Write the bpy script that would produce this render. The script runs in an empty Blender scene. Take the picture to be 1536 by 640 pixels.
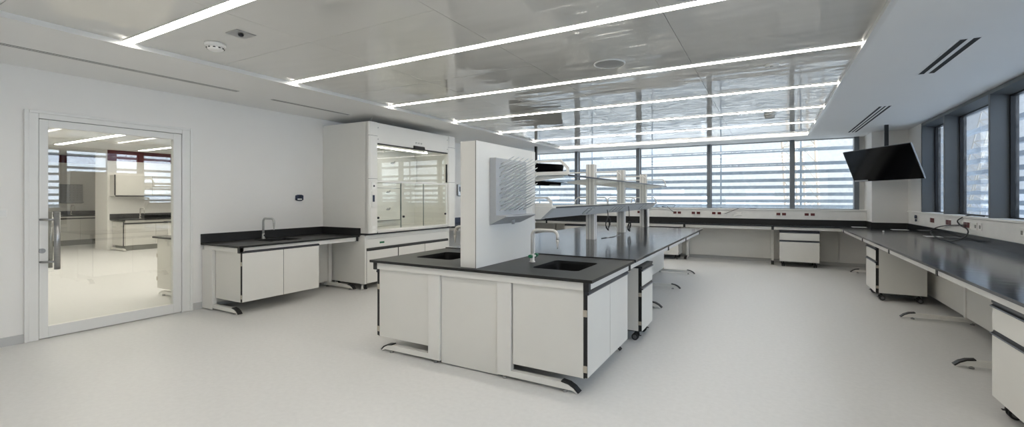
import bpy, bmesh, math, random
from mathutils import Vector, Matrix
random.seed(4)
scene = bpy.context.scene
col = scene.collection
PI = math.pi

# ------------------------------------------------------------------ materials
def new_mat(name):
    m = bpy.data.materials.new(name); m.use_nodes = True
    nt = m.node_tree
    return m, nt, nt.nodes['Principled BSDF'], nt.nodes['Material Output']

def pmat(name, rgb, rough=.5, metal=0., spec=.5, var=.03, vscale=6., bump=0., bscale=60., stretch=None):
    m, nt, b, out = new_mat(name)
    tc = nt.nodes.new('ShaderNodeTexCoord')
    mp = nt.nodes.new('ShaderNodeMapping')
    if stretch: mp.inputs['Scale'].default_value = stretch
    nt.links.new(tc.outputs['Object'], mp.inputs['Vector'])
    nz = nt.nodes.new('ShaderNodeTexNoise'); nz.inputs['Scale'].default_value = vscale
    nz.inputs['Detail'].default_value = 4
    nt.links.new(mp.outputs['Vector'], nz.inputs['Vector'])
    cr = nt.nodes.new('ShaderNodeValToRGB')
    cr.color_ramp.elements[0].position = .3; cr.color_ramp.elements[1].position = .7
    cr.color_ramp.elements[0].color = tuple(c * (1 - var) for c in rgb) + (1,)
    cr.color_ramp.elements[1].color = tuple(min(1, c * (1 + var)) for c in rgb) + (1,)
    nt.links.new(nz.outputs['Fac'], cr.inputs['Fac'])
    nt.links.new(cr.outputs['Color'], b.inputs['Base Color'])
    b.inputs['Roughness'].default_value = rough
    b.inputs['Metallic'].default_value = metal
    b.inputs['Specular IOR Level'].default_value = spec
    if bump:
        n2 = nt.nodes.new('ShaderNodeTexNoise'); n2.inputs['Scale'].default_value = bscale
        nt.links.new(mp.outputs['Vector'], n2.inputs['Vector'])
        bp = nt.nodes.new('ShaderNodeBump'); bp.inputs['Strength'].default_value = 1; bp.inputs['Distance'].default_value = bump
        nt.links.new(n2.outputs['Fac'], bp.inputs['Height'])
        nt.links.new(bp.outputs['Normal'], b.inputs['Normal'])
    return m

def emat(name, rgb, s):
    m, nt, b, out = new_mat(name)
    b.inputs['Base Color'].default_value = (.8, .8, .8, 1)
    b.inputs['Emission Color'].default_value = rgb + (1,)
    b.inputs['Emission Strength'].default_value = s
    return m

def glass(name, tint, f0=.05, rough=0., dirt=0.):
    m, nt, b, out = new_mat(name)
    nt.nodes.remove(b)
    tr = nt.nodes.new('ShaderNodeBsdfTransparent'); tr.inputs['Color'].default_value = tint + (1,)
    gl = nt.nodes.new('ShaderNodeBsdfGlossy'); gl.inputs['Roughness'].default_value = rough
    gl.inputs['Color'].default_value = (1, 1, 1, 1)
    lw = nt.nodes.new('ShaderNodeLayerWeight'); lw.inputs['Blend'].default_value = .5
    pw = nt.nodes.new('ShaderNodeMath'); pw.operation = 'POWER'; pw.inputs[1].default_value = 5
    nt.links.new(lw.outputs['Facing'], pw.inputs[0])
    ma = nt.nodes.new('ShaderNodeMath'); ma.operation = 'MULTIPLY_ADD'
    ma.inputs[1].default_value = 1 - f0; ma.inputs[2].default_value = f0
    nt.links.new(pw.outputs[0], ma.inputs[0])
    mx = nt.nodes.new('ShaderNodeMixShader')
    nt.links.new(ma.outputs[0], mx.inputs['Fac'])
    nt.links.new(tr.outputs[0], mx.inputs[1]); nt.links.new(gl.outputs[0], mx.inputs[2])
    last = mx
    if dirt:
        df = nt.nodes.new('ShaderNodeBsdfDiffuse'); df.inputs['Color'].default_value = (.7, .72, .74, 1)
        tl = nt.nodes.new('ShaderNodeBsdfTranslucent'); tl.inputs['Color'].default_value = (.7, .72, .74, 1)
        ad = nt.nodes.new('ShaderNodeMixShader'); nt.links.new(df.outputs[0], ad.inputs[1]); nt.links.new(tl.outputs[0], ad.inputs[2])
        tc = nt.nodes.new('ShaderNodeTexCoord')
        nz = nt.nodes.new('ShaderNodeTexNoise'); nz.inputs['Scale'].default_value = 14; nz.inputs['Detail'].default_value = 8
        nt.links.new(tc.outputs['Object'], nz.inputs['Vector'])
        mr = nt.nodes.new('ShaderNodeMapRange'); mr.inputs['From Min'].default_value = .3; mr.inputs['From Max'].default_value = .8
        mr.inputs['To Max'].default_value = dirt * 2
        nt.links.new(nz.outputs['Fac'], mr.inputs['Value'])
        m2 = nt.nodes.new('ShaderNodeMixShader')
        nt.links.new(mr.outputs['Result'], m2.inputs['Fac'])
        nt.links.new(mx.outputs[0], m2.inputs[1]); nt.links.new(ad.outputs[0], m2.inputs[2])
        last = m2
    nt.links.new(last.outputs[0], out.inputs['Surface'])
    return m

M = {}
M['wall'] = pmat('wall_paint', (.865, .85, .82), .75, var=.012, vscale=1.5, bump=.0006, bscale=220)
M['soffit'] = pmat('soffit_paint', (.85, .85, .84), .7, var=.01, vscale=1.2)
M['trimwhite'] = pmat('recess_trim_white', (.80, .80, .78), .35, var=.01)
M['floor'] = pmat('vinyl_floor', (.715, .71, .695), .42, spec=.35, var=.03, vscale=26, bump=.0004, bscale=140)
M['white'] = pmat('white_laminate', (.75, .735, .69), .42, var=.012, vscale=3)
M['cream'] = pmat('cream_coated_metal', (.79, .775, .735), .4, var=.012, vscale=4)
M['hood'] = pmat('hood_white_enamel', (.82, .81, .77), .38, var=.01, vscale=3)
M['lab'] = pmat('bench_epoxy_grey', (.024, .027, .032), .14, spec=.42, var=.10, vscale=3.2, bump=.0005, bscale=9)
M['slate'] = pmat('sink_top_black_epoxy', (.020, .020, .0195), .38, spec=.3, var=.08, vscale=5)
M['black'] = pmat('black_plastic', (.012, .012, .013), .45, var=.1)
M['blackedge'] = pmat('black_edge_band', (.010, .010, .010), .5, var=.1)
M['sink'] = pmat('sink_black_polypropylene', (.006, .006, .006), .4, var=.1)
M['rail'] = pmat('rail_dark_metal', (.045, .047, .055), .32, metal=.6, var=.05)
M['railhi'] = pmat('rail_brushed_insert', (.42, .46, .55), .28, metal=.9, var=.05)
M['steel'] = pmat('brushed_steel', (.42, .42, .42), .32, metal=1., var=.06, vscale=9, stretch=(1, 1, 14))
M['hinge'] = pmat('hinge_nickel', (.55, .50, .42), .4, metal=.7)
M['faucet'] = pmat('epoxy_coated_faucet', (.66, .64, .60), .33, var=.01)
M['chrome'] = pmat('satin_chrome', (.58, .58, .56), .3, metal=.35)
M['green'] = pmat('green_handle_plastic', (.01, .14, .06), .4)
M['rubber'] = pmat('grey_caster_hub', (.13, .13, .135), .5)
M['tyre'] = pmat('caster_tyre', (.02, .02, .021), .6)
M['rack'] = pmat('rack_grey_polystyrene', (.42, .43, .44), .4, var=.015)
M['peg'] = pmat('peg_pale_plastic', (.78, .80, .81), .35, var=.01)
M['mull'] = pmat('mullion_grey_aluminium', (.125, .135, .142), .45, metal=.1, var=.02)
M['mullk'] = pmat('frame_gasket_black', (.012, .013, .015), .4)
M['mullb'] = pmat('back_mullion_grey', (.16, .18, .20), .4, metal=.3, var=.02)
M['doorfr'] = pmat('door_frame_white', (.82, .815, .79), .38, var=.01)
M['red'] = pmat('socket_red', (.11, .012, .012), .4)
M['redband'] = pmat('oxblood_band_paint', (.115, .012, .014), .6)
M['sockwhite'] = pmat('socket_white', (.88, .87, .84), .4)
M['navy'] = pmat('navy_casing', (.016, .026, .06), .4)
M['slot'] = pmat('slot_dark', (.02, .02, .02), .8)
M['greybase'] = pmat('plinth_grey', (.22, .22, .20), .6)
M['basegrey'] = pmat('skirting_grey', (.55, .55, .54), .55)
M['paper'] = pmat('paper_white', (.85, .85, .83), .7)
M['screen'] = pmat('tv_screen_black', (.003, .003, .0035), .10, spec=.12)
M['tvedge'] = pmat('tv_silver_edge', (.16, .165, .17), .4, metal=.4)
M['speakergrey'] = pmat('speaker_grille_grey', (.40, .40, .39), .6)
M['yellow'] = pmat('yellow_tape', (.75, .60, .03), .6)
M['crane'] = pmat('crane_pale_paint', (.70, .57, .46), .6)
M['cranew'] = pmat('crane_white_paint', (.66, .62, .55), .6)
M['city'] = pmat('haze_pale_facade', (.80, .82, .85), .8, var=.06, vscale=.35, stretch=(1, 1, 3))  # distance haze put into the pale colour
M['ground'] = pmat('pale_ground', (.75, .76, .76), .9, var=.05, vscale=.1)
M['led'] = emat('led_diffuser', (1., .945, .86), 14.6)
M['ledhood'] = emat('hood_lamp', (1., .965, .90), 11.)
M['glasswin'] = glass('window_glass', (.93, .96, .97), .05, dirt=.045)
M['glasswin2'] = glass('solar_window_glass', (.72, .765, .81), .05, dirt=.07)
M['glassdoor'] = glass('double_door_glass', (.97, .98, .96), .075)
M['glasshood'] = glass('sash_glass', (.97, .98, .965), .022)
M['glassedge'] = pmat('glass_edge_green', (.10, .15, .14), .2)
M['shelfglass'] = glass('shelf_wired_glass', (.70, .73, .74), .06)

# lacquered reflective ceiling panels: slight buckling of the sheets
def ceiling_mat():
    m, nt, b, out = new_mat('ceiling_gloss_panel')
    tc = nt.nodes.new('ShaderNodeTexCoord')
    mp = nt.nodes.new('ShaderNodeMapping'); mp.inputs['Scale'].default_value = (.55, 1.6, 1)
    nt.links.new(tc.outputs['Object'], mp.inputs['Vector'])
    nz = nt.nodes.new('ShaderNodeTexNoise'); nz.inputs['Scale'].default_value = 1.3; nz.inputs['Detail'].default_value = 2.2
    nt.links.new(mp.outputs['Vector'], nz.inputs['Vector'])
    bp = nt.nodes.new('ShaderNodeBump'); bp.inputs['Strength'].default_value = 1; bp.inputs['Distance'].default_value = .016
    nt.links.new(nz.outputs['Fac'], bp.inputs['Height'])
    nt.links.new(bp.outputs['Normal'], b.inputs['Normal'])
    b.inputs['Base Color'].default_value = (.72, .71, .675, 1)
    b.inputs['Roughness'].default_value = .045
    b.inputs['Specular IOR Level'].default_value = .75
    return m
M['ceil'] = ceiling_mat()

# perforated metal louvres let part of the sky through
def louver_mat():
    m, nt, b, out = new_mat('perforated_louvre_metal')
    b.inputs['Base Color'].default_value = (.50, .56, .62, 1); b.inputs['Roughness'].default_value = .5
    tl = nt.nodes.new('ShaderNodeBsdfTransparent'); tl.inputs['Color'].default_value = (.72, .84, .97, 1)
    tc = nt.nodes.new('ShaderNodeTexCoord')
    nz = nt.nodes.new('ShaderNodeTexNoise'); nz.inputs['Scale'].default_value = 9; nz.inputs['Detail'].default_value = 6
    nt.links.new(tc.outputs['Object'], nz.inputs['Vector'])
    mr = nt.nodes.new('ShaderNodeMapRange'); mr.inputs['To Min'].default_value = .12; mr.inputs['To Max'].default_value = .36
    mr.inputs['From Min'].default_value = .3; mr.inputs['From Max'].default_value = .7
    nt.links.new(nz.outputs['Fac'], mr.inputs['Value'])
    mx = nt.nodes.new('ShaderNodeMixShader')
    nt.links.new(mr.outputs['Result'], mx.inputs['Fac'])
    nt.links.new(b.outputs[0], mx.inputs[1]); nt.links.new(tl.outputs[0], mx.inputs[2])
    nt.links.new(mx.outputs[0], out.inputs['Surface'])
    return m
M['louver'] = louver_mat()

# ------------------------------------------------------------------ mesh builder
class MB:
    def __init__(self): self.bm = bmesh.new()
    def _f(self, vs, mi=0, sm=False):
        try:
            f = self.bm.faces.new(vs); f.material_index = mi; f.smooth = sm
        except ValueError: pass
    def box(self, x0, x1, y0, y1, z0, z1, mi=0):
        if x0 > x1: x0, x1 = x1, x0
        if y0 > y1: y0, y1 = y1, y0
        if z0 > z1: z0, z1 = z1, z0
        v = [self.bm.verts.new(p) for p in ((x0,y0,z0),(x1,y0,z0),(x1,y1,z0),(x0,y1,z0),(x0,y0,z1),(x1,y0,z1),(x1,y1,z1),(x0,y1,z1))]
        for q in ((3,2,1,0),(4,5,6,7),(0,1,5,4),(1,2,6,5),(2,3,7,6),(3,0,4,7)): self._f([v[i] for i in q], mi)
        return self
    def prism(self, pts, axis, a, b, mi=0):
        """polygon pts extruded along axis ('x': pts=(y,z), 'y': (x,z), 'z': (x,y))"""
        def P(p, t): return {'x': (t, p[0], p[1]), 'y': (p[0], t, p[1]), 'z': (p[0], p[1], t)}[axis]
        A = [self.bm.verts.new(P(p, a)) for p in pts]; B = [self.bm.verts.new(P(p, b)) for p in pts]
        n = len(pts)
        self._f(A[::-1], mi); self._f(B, mi)
        for i in range(n): self._f([A[i], A[(i+1) % n], B[(i+1) % n], B[i]], mi)
        return self
    def hexa(self, c, mi=0):
        v = [self.bm.verts.new(p) for p in c]
        for q in ((3,2,1,0),(4,5,6,7),(0,1,5,4),(1,2,6,5),(2,3,7,6),(3,0,4,7)): self._f([v[i] for i in q], mi)
        return self
    def tube(self, path, r, n=10, closed=False, mi=0):
        P = [Vector(p) for p in path]; N = len(P); rings = []
        up = None
        for i, p in enumerate(P):
            if closed: t = (P[(i+1) % N] - P[i-1]).normalized()
            else: t = (P[min(i+1, N-1)] - P[max(i-1, 0)]).normalized()
            if up is None:
                up = Vector((0, 0, 1)) if abs(t.z) < .9 else Vector((1, 0, 0))
            s = t.cross(up)
            if s.length < 1e-5: s = t.orthogonal()
            s.normalize(); up = s.cross(t).normalized()
            rr = r[i] if isinstance(r, (list, tuple)) else r
            rings.append([self.bm.verts.new(p + s*math.cos(2*PI*k/n)*rr + up*math.sin(2*PI*k/n)*rr) for k in range(n)])
        for i in range(N if closed else N-1):
            a, b = rings[i], rings[(i+1) % N]
            for k in range(n): self._f([a[k], a[(k+1) % n], b[(k+1) % n], b[k]], mi, True)
        if not closed: self._f(rings[0][::-1], mi); self._f(rings[-1], mi)
        return self
    def cyl(self, p0, p1, r, n=16, mi=0, r1=None):
        return self.tube([p0, p1], [r, r if r1 is None else r1], n, mi=mi)
    def slab(self, x0, x1, y0, y1, z0, z1, holes, mi=0):
        xs = sorted({x0, x1} | {h[0] for h in holes} | {h[1] for h in holes})
        ys = sorted({y0, y1} | {h[2] for h in holes} | {h[3] for h in holes})
        T = {}; B = {}
        for i, x in enumerate(xs):
            for j, y in enumerate(ys):
                T[i, j] = self.bm.verts.new((x, y, z1)); B[i, j] = self.bm.verts.new((x, y, z0))
        def hole(i, j):
            if i < 0 or j < 0 or i >= len(xs)-1 or j >= len(ys)-1: return True
            cx, cy = (xs[i]+xs[i+1])/2, (ys[j]+ys[j+1])/2
            return any(h[0] < cx < h[1] and h[2] < cy < h[3] for h in holes)
        for i in range(len(xs)-1):
            for j in range(len(ys)-1):
                if hole(i, j): continue
                self._f([T[i,j], T[i+1,j], T[i+1,j+1], T[i,j+1]], mi)
                self._f([B[i,j+1], B[i+1,j+1], B[i+1,j], B[i,j]], mi)
                if hole(i-1, j): self._f([T[i,j+1], B[i,j+1], B[i,j], T[i,j]], mi)
                if hole(i+1, j): self._f([T[i+1,j], B[i+1,j], B[i+1,j+1], T[i+1,j+1]], mi)
                if hole(i, j-1): self._f([T[i,j], B[i,j], B[i+1,j], T[i+1,j]], mi)
                if hole(i, j+1): self._f([T[i+1,j+1], B[i+1,j+1], B[i,j+1], T[i,j+1]], mi)
        return self

OFF = {}
def make(name, mb, mats, bevel=0., recalc=True):
    me = bpy.data.meshes.new(name)
    if recalc: bmesh.ops.recalc_face_normals(mb.bm, faces=mb.bm.faces)
    mb.bm.to_mesh(me); mb.bm.free()
    if not isinstance(mats, (list, tuple)): mats = [mats]
    for m in mats: me.materials.append(m)
    o = bpy.data.objects.new(name, me); col.objects.link(o)
    if bevel:
        bv = o.modifiers.new('Bevel', 'BEVEL'); bv.width = bevel; bv.segments = 2; bv.limit_method = 'ANGLE'; bv.angle_limit = math.radians(40)
        bv.harden_normals = False
    return o
def tag(o, label, cat, group=None):
    o['label'] = label; o['category'] = cat
    if group: o['group'] = group
    return o
def thing(name, label, cat, loc=(0,0,0), rotz=0., group=None):
    o = bpy.data.objects.new(name, None); col.objects.link(o)
    o.empty_display_size = .1
    o.location = loc; o.rotation_euler = (0, 0, rotz)
    OFF[o] = Vector(loc)
    return tag(o, label, cat, group)
def part(name, mb, mats, parent, bevel=0., local=False, label=None):
    """mesh given in world coordinates (or local ones), becomes a child of parent"""
    off = OFF[parent]
    if not local:
        for v in mb.bm.verts: v.co -= off
    o = make(name, mb, mats, bevel); o.parent = parent; OFF[o] = off
    if label: o['label'] = label
    return o
def parts_each(name, mb, mats, parent, bevel=0., local=False, label=None):
    """every separate piece of the mesh becomes a part of its own"""
    bm = mb.bm; bm.verts.index_update(); seen = set(); out = []
    for v0 in list(bm.verts):
        if v0.index in seen: continue
        stack = [v0]; seen.add(v0.index); isl = []
        while stack:
            v = stack.pop(); isl.append(v)
            for e in v.link_edges:
                w = e.other_vert(v)
                if w.index not in seen: seen.add(w.index); stack.append(w)
        new = MB(); mp = {v: new.bm.verts.new(v.co) for v in isl}
        for f in {f for v in isl for f in v.link_faces}:
            g2 = new.bm.faces.new([mp[v] for v in f.verts]); g2.smooth = f.smooth; g2.material_index = f.material_index
        out.append(part(name, new, mats, parent, bevel, local, label))
    bm.free()
    return out
def solo(name, mb, mats, label, cat, group=None, bevel=0., loc=None):
    if loc is not None:
        for v in mb.bm.verts: v.co -= Vector(loc)
    o = make(name, mb, mats, bevel)
    if loc is not None: o.location = loc
    return tag(o, label, cat, group)
def struct(name, mb, mats, bevel=0., label=None):
    o = make(name, mb, mats, bevel); o['kind'] = 'structure'
    if label: o['label'] = label
    OFF[o] = Vector((0,0,0))
    return o
def copy_tree(o, parent=None):
    c = o.copy(); col.objects.link(c); OFF[c] = Vector((0,0,0))
    if parent: c.parent = parent
    for ch in list(o.children): copy_tree(ch, c)
    return c

# ------------------------------------------------------------------ dimensions (metres)
XL, XR, YB, YF = -6.8, 2.45, 12.4, -3.0      # wall faces
ZS, ZC = 2.89, 2.93                           # soffit / recessed ceiling
RX0, RX1, RY0, RY1 = -5.06, .755, -2.2, 11.82 # ceiling recess
NX, NY0, NY1 = -20.2, .6, 10.5                # neighbouring laboratory

# ------------------------------------------------------------------ setting
struct('floor', MB().box(NX-.2, 3.0, YF-.2, 13.1, -.12, 0), M['floor'])
ceilb = MB()
# glossy panels with thin open joints
xs = [RX0, -3.61, -2.19, -.70, RX1]
ys = [RY0]
for k in range(0, 9): ys.append(-1.41 + 1.64*k)
ys.append(RY1)
ym = []
for a, b in zip(ys[:-1], ys[1:]):
    ym.append((a, b))
g = .0018
for i in range(4):
    for (a, b) in ym:
        mid = (a+b)/2
        cuts = [a, mid, b] if b-a > 1.2 and i in (0, 1) else [a, b]
        for c, d in zip(cuts[:-1], cuts[1:]):
            ceilb.box(xs[i]+g, xs[i+1]-g, c+g, d-g, ZC, ZC+.02)
ceilb.box(RX0-.1, RX1+.1, RY0-.1, RY1+.1, ZC+.024, ZC+.12, 1)
struct('ceiling', ceilb, [M['ceil'], M['slot']])
# plaster soffit ring
sb = MB()
sb.box(XL-.0, RX0, YF, 12.9, ZS, ZC+.14); sb.box(RX1, 2.47, YF, 12.9, ZS, ZC+.14)
sb.box(RX0, RX1, RY1, 12.9, ZS, ZC+.14); sb.box(RX0, RX1, YF, RY0, ZS, ZC+.14)
struct('trim_1', sb, M['soffit'], label='plaster soffit around the recessed ceiling')
tb = MB(); w = .012
tb.box(RX0-.03, RX0+w, RY0, RY1, ZS-.004, ZC+.001); tb.box(RX1-w, RX1+.03, RY0, RY1, ZS-.004, ZC+.001)
tb.box(RX0, RX1, RY1-w, RY1+.03, ZS-.0045, ZC+.001); tb.box(RX0, RX1, RY0-.03, RY0+w, ZS-.0045, ZC+.001)
struct('trim_2', tb, M['trimwhite'], label='white edge trim of the ceiling recess')

# left wall with the door opening
DY0, DY1, DZ = 1.665, 3.185, 2.42
wl = MB()
wl.box(-7.0, XL, YF, DY0, 0, 3.1); wl.box(-7.0, XL, DY1, 13.0, 0, 3.1); wl.box(-7.0, XL, DY0, DY1, DZ, 3.1)
struct('wall_left', wl, M['wall'])
bb = MB(); bb.box(XL, XL+.012, YF, 1.635, 0, .09); bb.box(XL, XL+.012, 3.215, 5.25, 0, .09); bb.box(XL, XL+.012, 7.7, 12.3, 0, .09)
struct('baseboard_left', bb, M['basegrey'])
# wall behind the camera
struct('wall_front', MB().box(-7.0, 3.0, YF-.2, YF, 0, 3.1), M['wall'])
# back wall: plinth under the window
struct('wall_back', MB().box(-7.0, 3.0, 12.47, 13.0, 0, 1.235).box(1.76, 3.0, 12.7, 13.0, 1.2, 3.1).box(-7.0, 3.0, 12.7, 13.0, ZS, 3.1), M['wall'])
struct('wall_side', MB().box(1.866, 2.52, 11.86, 12.9, 0, ZS+.02), M['wall'], label='white corner column')
struct('baseboard_back', MB().box(-6.7, 1.85, 12.445, 12.47, 0, .075), M['basegrey'])
# right wall below windows, lintel
struct('wall_right', MB().box(2.52, 2.95, YF, 12.9, 0, 1.235).box(2.47, 2.95, YF, 12.9, 2.885, 3.1).box(2.45, 2.7, 10.95, 11.9, 1.2, ZS+.02), M['wall'])
struct('baseboard_right', MB().box(2.49, 2.52, YF, 11.8, 0, .075), M['basegrey'])
struct('trim_3', MB().box(2.43, 2.68, YF, 11.86, 1.235, 1.262), M['sockwhite'], .003, 'white sill of the right windows')
struct('trim_4', MB().box(-6.8, 1.866, 12.38, 12.9, 1.232, 1.256), M['sockwhite'], .003, 'white sill of the back windows')

# back windows: panes between slim mullions
mx = [-6.75, -4.95, -3.14, -1.33, .49, 1.72]
for i in range(5):
    a, b = mx[i], mx[i+1]
    f = struct('window_%d' % (i+1), MB().box(b-.045, b+.045, 12.62, 12.80, 1.25, ZS).box(a+.045, b-.045, 12.74, 12.80, 1.25, 1.275), M['mullb'], label='back window bay')
    part('window_glass', MB().box(a+.045, b-.045, 12.765, 12.777, 1.275, ZS-.001), M['glasswin'], f)
    part('frame_gasket', MB().box(b+.045, b+.057, 12.73, 12.80, 1.27, ZS-.02), M['mullk'], f)
# right windows: deep fins
fy = [10.93, 9.71, 8.0, 6.3, 4.6, 2.9, 1.2, -.5, -2.2]
for i in range(8):
    b, a = fy[i], fy[i+1]
    f = struct('window_%d' % (i+6), MB().box(2.45, 2.70, b-.0, b+.055, 1.255, 2.885), M['mull'], .003, label='right window bay with deep grey fin')
    part('window_head', MB().prism([(2.45, 2.885), (2.45, 2.835), (2.64, 2.80), (2.70, 2.80), (2.70, 2.885)], 'y', a+.055, b), M['mull'], f)
    part('frame_gasket', MB().box(2.625, 2.70, b-.035, b, 1.255, 2.81).box(2.63, 2.70, a+.055, b-.035, 2.785, 2.815).box(2.63, 2.70, a+.055, b-.035, 1.258, 1.275), M['mullk'], f)
    part('window_glass', MB().box(2.66, 2.672, a+.055, b-.035, 1.275, 2.79), M['glasswin2'], f)

# door
d = struct('door_1', MB().box(-7.0, XL+.022, 1.64, 1.735, 0, 2.437).box(-7.0, XL+.022, 3.097, 3.21, 0, 2.437).box(-7.0, XL+.022, 1.735, 3.097, 2.367, 2.437), M['doorfr'], .004, 'white framed glass door to the next laboratory')
part('door_architrave', MB().box(XL, XL+.034, 1.625, 1.66, 0, 2.45).box(XL, XL+.034, 3.19, 3.225, 0, 2.45).box(XL, XL+.034, 1.66, 3.19, 2.42, 2.45), M['doorfr'], d, .005)
part('door_leaf', MB().box(-6.85, XL+.012, 1.740, 1.812, .008, 2.362).box(-6.85, XL+.012, 2.999, 3.092, .008, 2.362).box(-6.85, XL+.012, 1.812, 2.999, 2.283, 2.362).box(-6.85, XL+.012, 1.812, 2.999, .008, .13), M['doorfr'], d, .003)
part('door_gap', MB().box(-6.86, XL-.004, 1.7345, 1.7405, .0, 2.367).box(-6.86, XL-.004, 3.0915, 3.0975, 0, 2.367).box(-6.86, XL-.004, 1.74, 3.092, 2.3615, 2.3675), M['slot'], d)
part('door_glass', MB().box(-6.832, -6.822, 1.812, 2.999, .13, 2.283), M['glassdoor'], d)
h = MB().tube([(-6.725, 1.865, .745), (-6.725, 1.865, 1.365)], .026, 18)
for z in (.83, 1.285): h.tube([(-6.788, 1.75, z), (-6.75, 1.77, z), (-6.728, 1.80, z), (-6.725, 1.865, z)], .012, 10)
part('door_handle', h, M['steel'], d, label='brushed steel pull bar')
h = MB().tube([(-6.925, 1.865, .745), (-6.925, 1.865, 1.365)], .019, 16)
for z in (.83, 1.285): h.tube([(-6.86, 1.78, z), (-6.925, 1.865, z)], .010, 10)
part('door_handle', h, M['steel'], d, label='brushed steel pull bar on the far side of the glass')
part('door_lock', MB().cyl((-6.79, 1.762, .95), (-6.772, 1.762, .95), .026, 20).box(-6.772, -6.768, 1.758, 1.766, .935, .965), M['steel'], d)

# ------------------------------------------------------------------ LED strips
ys_led = [.23, 1.87, 3.51, 5.15, 6.79, 8.42, 10.03, 11.70]
ords = ['directly over the camera', 'short in view at the top left corner', 'longest across the picture, second from the top left', 'third from the top left, just behind the round speaker', 'fourth from the top left, over the first shelf post', 'fifth from the top left, just in front of the six-sided detector', 'sixth from the top left, just behind the six-sided detector', 'at the far edge of the ceiling, nearest the back windows']
for k, y in enumerate(ys_led):
    t = thing('led_strip_light', 'white LED ceiling strip, ' + ords[k], 'ceiling light', ((RX0+RX1)/2, y, ZC), 0, 'LED strips across the glossy ceiling')
    part('light_diffuser', MB().box(RX0+.016, RX1-.016, y-.039, y+.039, ZC-.010, ZC-.0005), M['led'], t)
    parts_each('light_housing', MB().box(RX0+.016, RX1-.016, y-.046, y-.039, ZC-.008, ZC-.0005).box(RX0+.016, RX1-.016, y+.039, y+.046, ZC-.008, ZC-.0005), M['trimwhite'], t)

# ceiling fittings
def lath(mb, x, y, prof, n=28, mi=0):
    return mb.tube([(x, y, z) for r, z in prof], [r for r, z in prof], n, mi=mi)
t = thing('smoke_detector', 'white domed smoke detector on the ceiling at upper left', 'smoke detector', (-4.42, 2.29, ZC))
part('detector_base', lath(MB(), -4.42, 2.29, [(.085, ZC), (.085, ZC-.02), (.075, ZC-.03)]), M['sockwhite'], t)
part('detector_head', lath(MB(), -4.42, 2.29, [(.06, ZC-.028), (.066, ZC-.036), (.066, ZC-.05), (.05, ZC-.062), (.01, ZC-.066)]), M['sockwhite'], t)
m_ = MB()
for k in range(10):
    a = 2*PI*k/10; m_.box(-4.42+.064*math.cos(a)-.008, -4.42+.064*math.cos(a)+.008, 2.29+.064*math.sin(a)-.008, 2.29+.064*math.sin(a)+.008, ZC-.048, ZC-.040)
parts_each('detector_vent', m_, M['slot'], t)
t = thing('sprinkler_plate', 'small square grey sprinkler plate beside the domed smoke detector', 'sprinkler', (-3.96, 2.26, ZC))
part('cover_plate', MB().box(-4.045, -3.875, 2.175, 2.345, ZC-.006, ZC), M['steel'], t, .002)
part('sprinkler_nozzle', lath(MB(), -3.96, 2.26, [(.022, ZC-.006), (.018, ZC-.02), (.004, ZC-.024)], 14), M['rail'], t)
t = thing('ceiling_speaker', 'round grey speaker grille set flush in the glossy ceiling', 'speaker', (-1.455, 4.66, ZC))
part('speaker_grille', lath(MB(), -1.455, 4.66, [(.148, ZC), (.148, ZC-.006), (.12, ZC-.012), (.01, ZC-.014)], 36), M['speakergrey'], t)
part('speaker_ring', MB().tube([(-1.455+.155*math.cos(a*PI/18), 4.66+.155*math.sin(a*PI/18), ZC-.004) for a in range(36)], .009, 8, True), M['trimwhite'], t)
t = thing('smoke_detector', 'grey six-sided smoke detector on the ceiling near the windows', 'smoke detector', (.02, 8.8, ZC))
part('detector_base', lath(MB(), .02, 8.8, [(.10, ZC), (.10, ZC-.02)], 6), M['sockwhite'], t)
part('detector_head', lath(MB(), .02, 8.8, [(.085, ZC-.02), (.085, ZC-.06), (.05, ZC-.072)], 6), M['speakergrey'], t)
t = thing('ceiling_sensor', 'small flat round white sensor on the right of the ceiling', 'sensor', (.03, 5.55, ZC))
part('sensor_body', lath(MB(), .03, 5.55, [(.072, ZC), (.072, ZC-.008), (.06, ZC-.016), (.01, ZC-.018)], 24), M['sockwhite'], t)
part('sensor_lens', lath(MB(), .03, 5.55, [(.02, ZC-.017), (.012, ZC-.026), (.004, ZC-.028)], 14), M['speakergrey'], t)
# slot diffusers
def diffuser(label, x0, x1, y0, y1, n, hb=.006):
    t = thing('slot_diffuser', label, 'air vent', ((x0+x1)/2, (y0+y1)/2, ZS), 0, 'slot air diffusers in the soffit')
    w = x1-x0
    fb = MB().box(x0-.012, x0+.004, y0-.02, y1+.02, ZS-.0028, ZS).box(x1-.004, x1+.012, y0-.02, y1+.02, ZS-.0028, ZS).box(x0, x1, y0-.02, y0, ZS-.0028, ZS).box(x0, x1, y1, y1+.02, ZS-.0028, ZS)
    part('diffuser_frame', fb, M['soffit'], t)
    part('slot_recess', MB().box(x0+.004, x1-.004, y0, y1, ZS-.0014, ZS-.0002), M['slot'], t)
    bl = MB()
    for k in range(1, n):
        x = x0 + w*k/n; bl.box(x-hb, x+hb, y0, y1, ZS-.0028, ZS-.0014)
    parts_each('diffuser_blade', bl, M['soffit'], t)
diffuser('long black slot diffuser in the left soffit above the door', -5.995, -5.905, -1.0, 3.36, 3, .005)
diffuser('shorter slot diffuser in the left soffit near the fume hood', -6.06, -5.985, 3.86, 5.2, 2, .006)
diffuser('slot diffuser in the right soffit nearer the camera', 1.445, 1.59, 5.34, 6.62, 2, .018)
diffuser('slot diffuser in the right soffit leading to the hanging screen', 1.445, 1.60, 8.64, 11.75, 3, .013)

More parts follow.
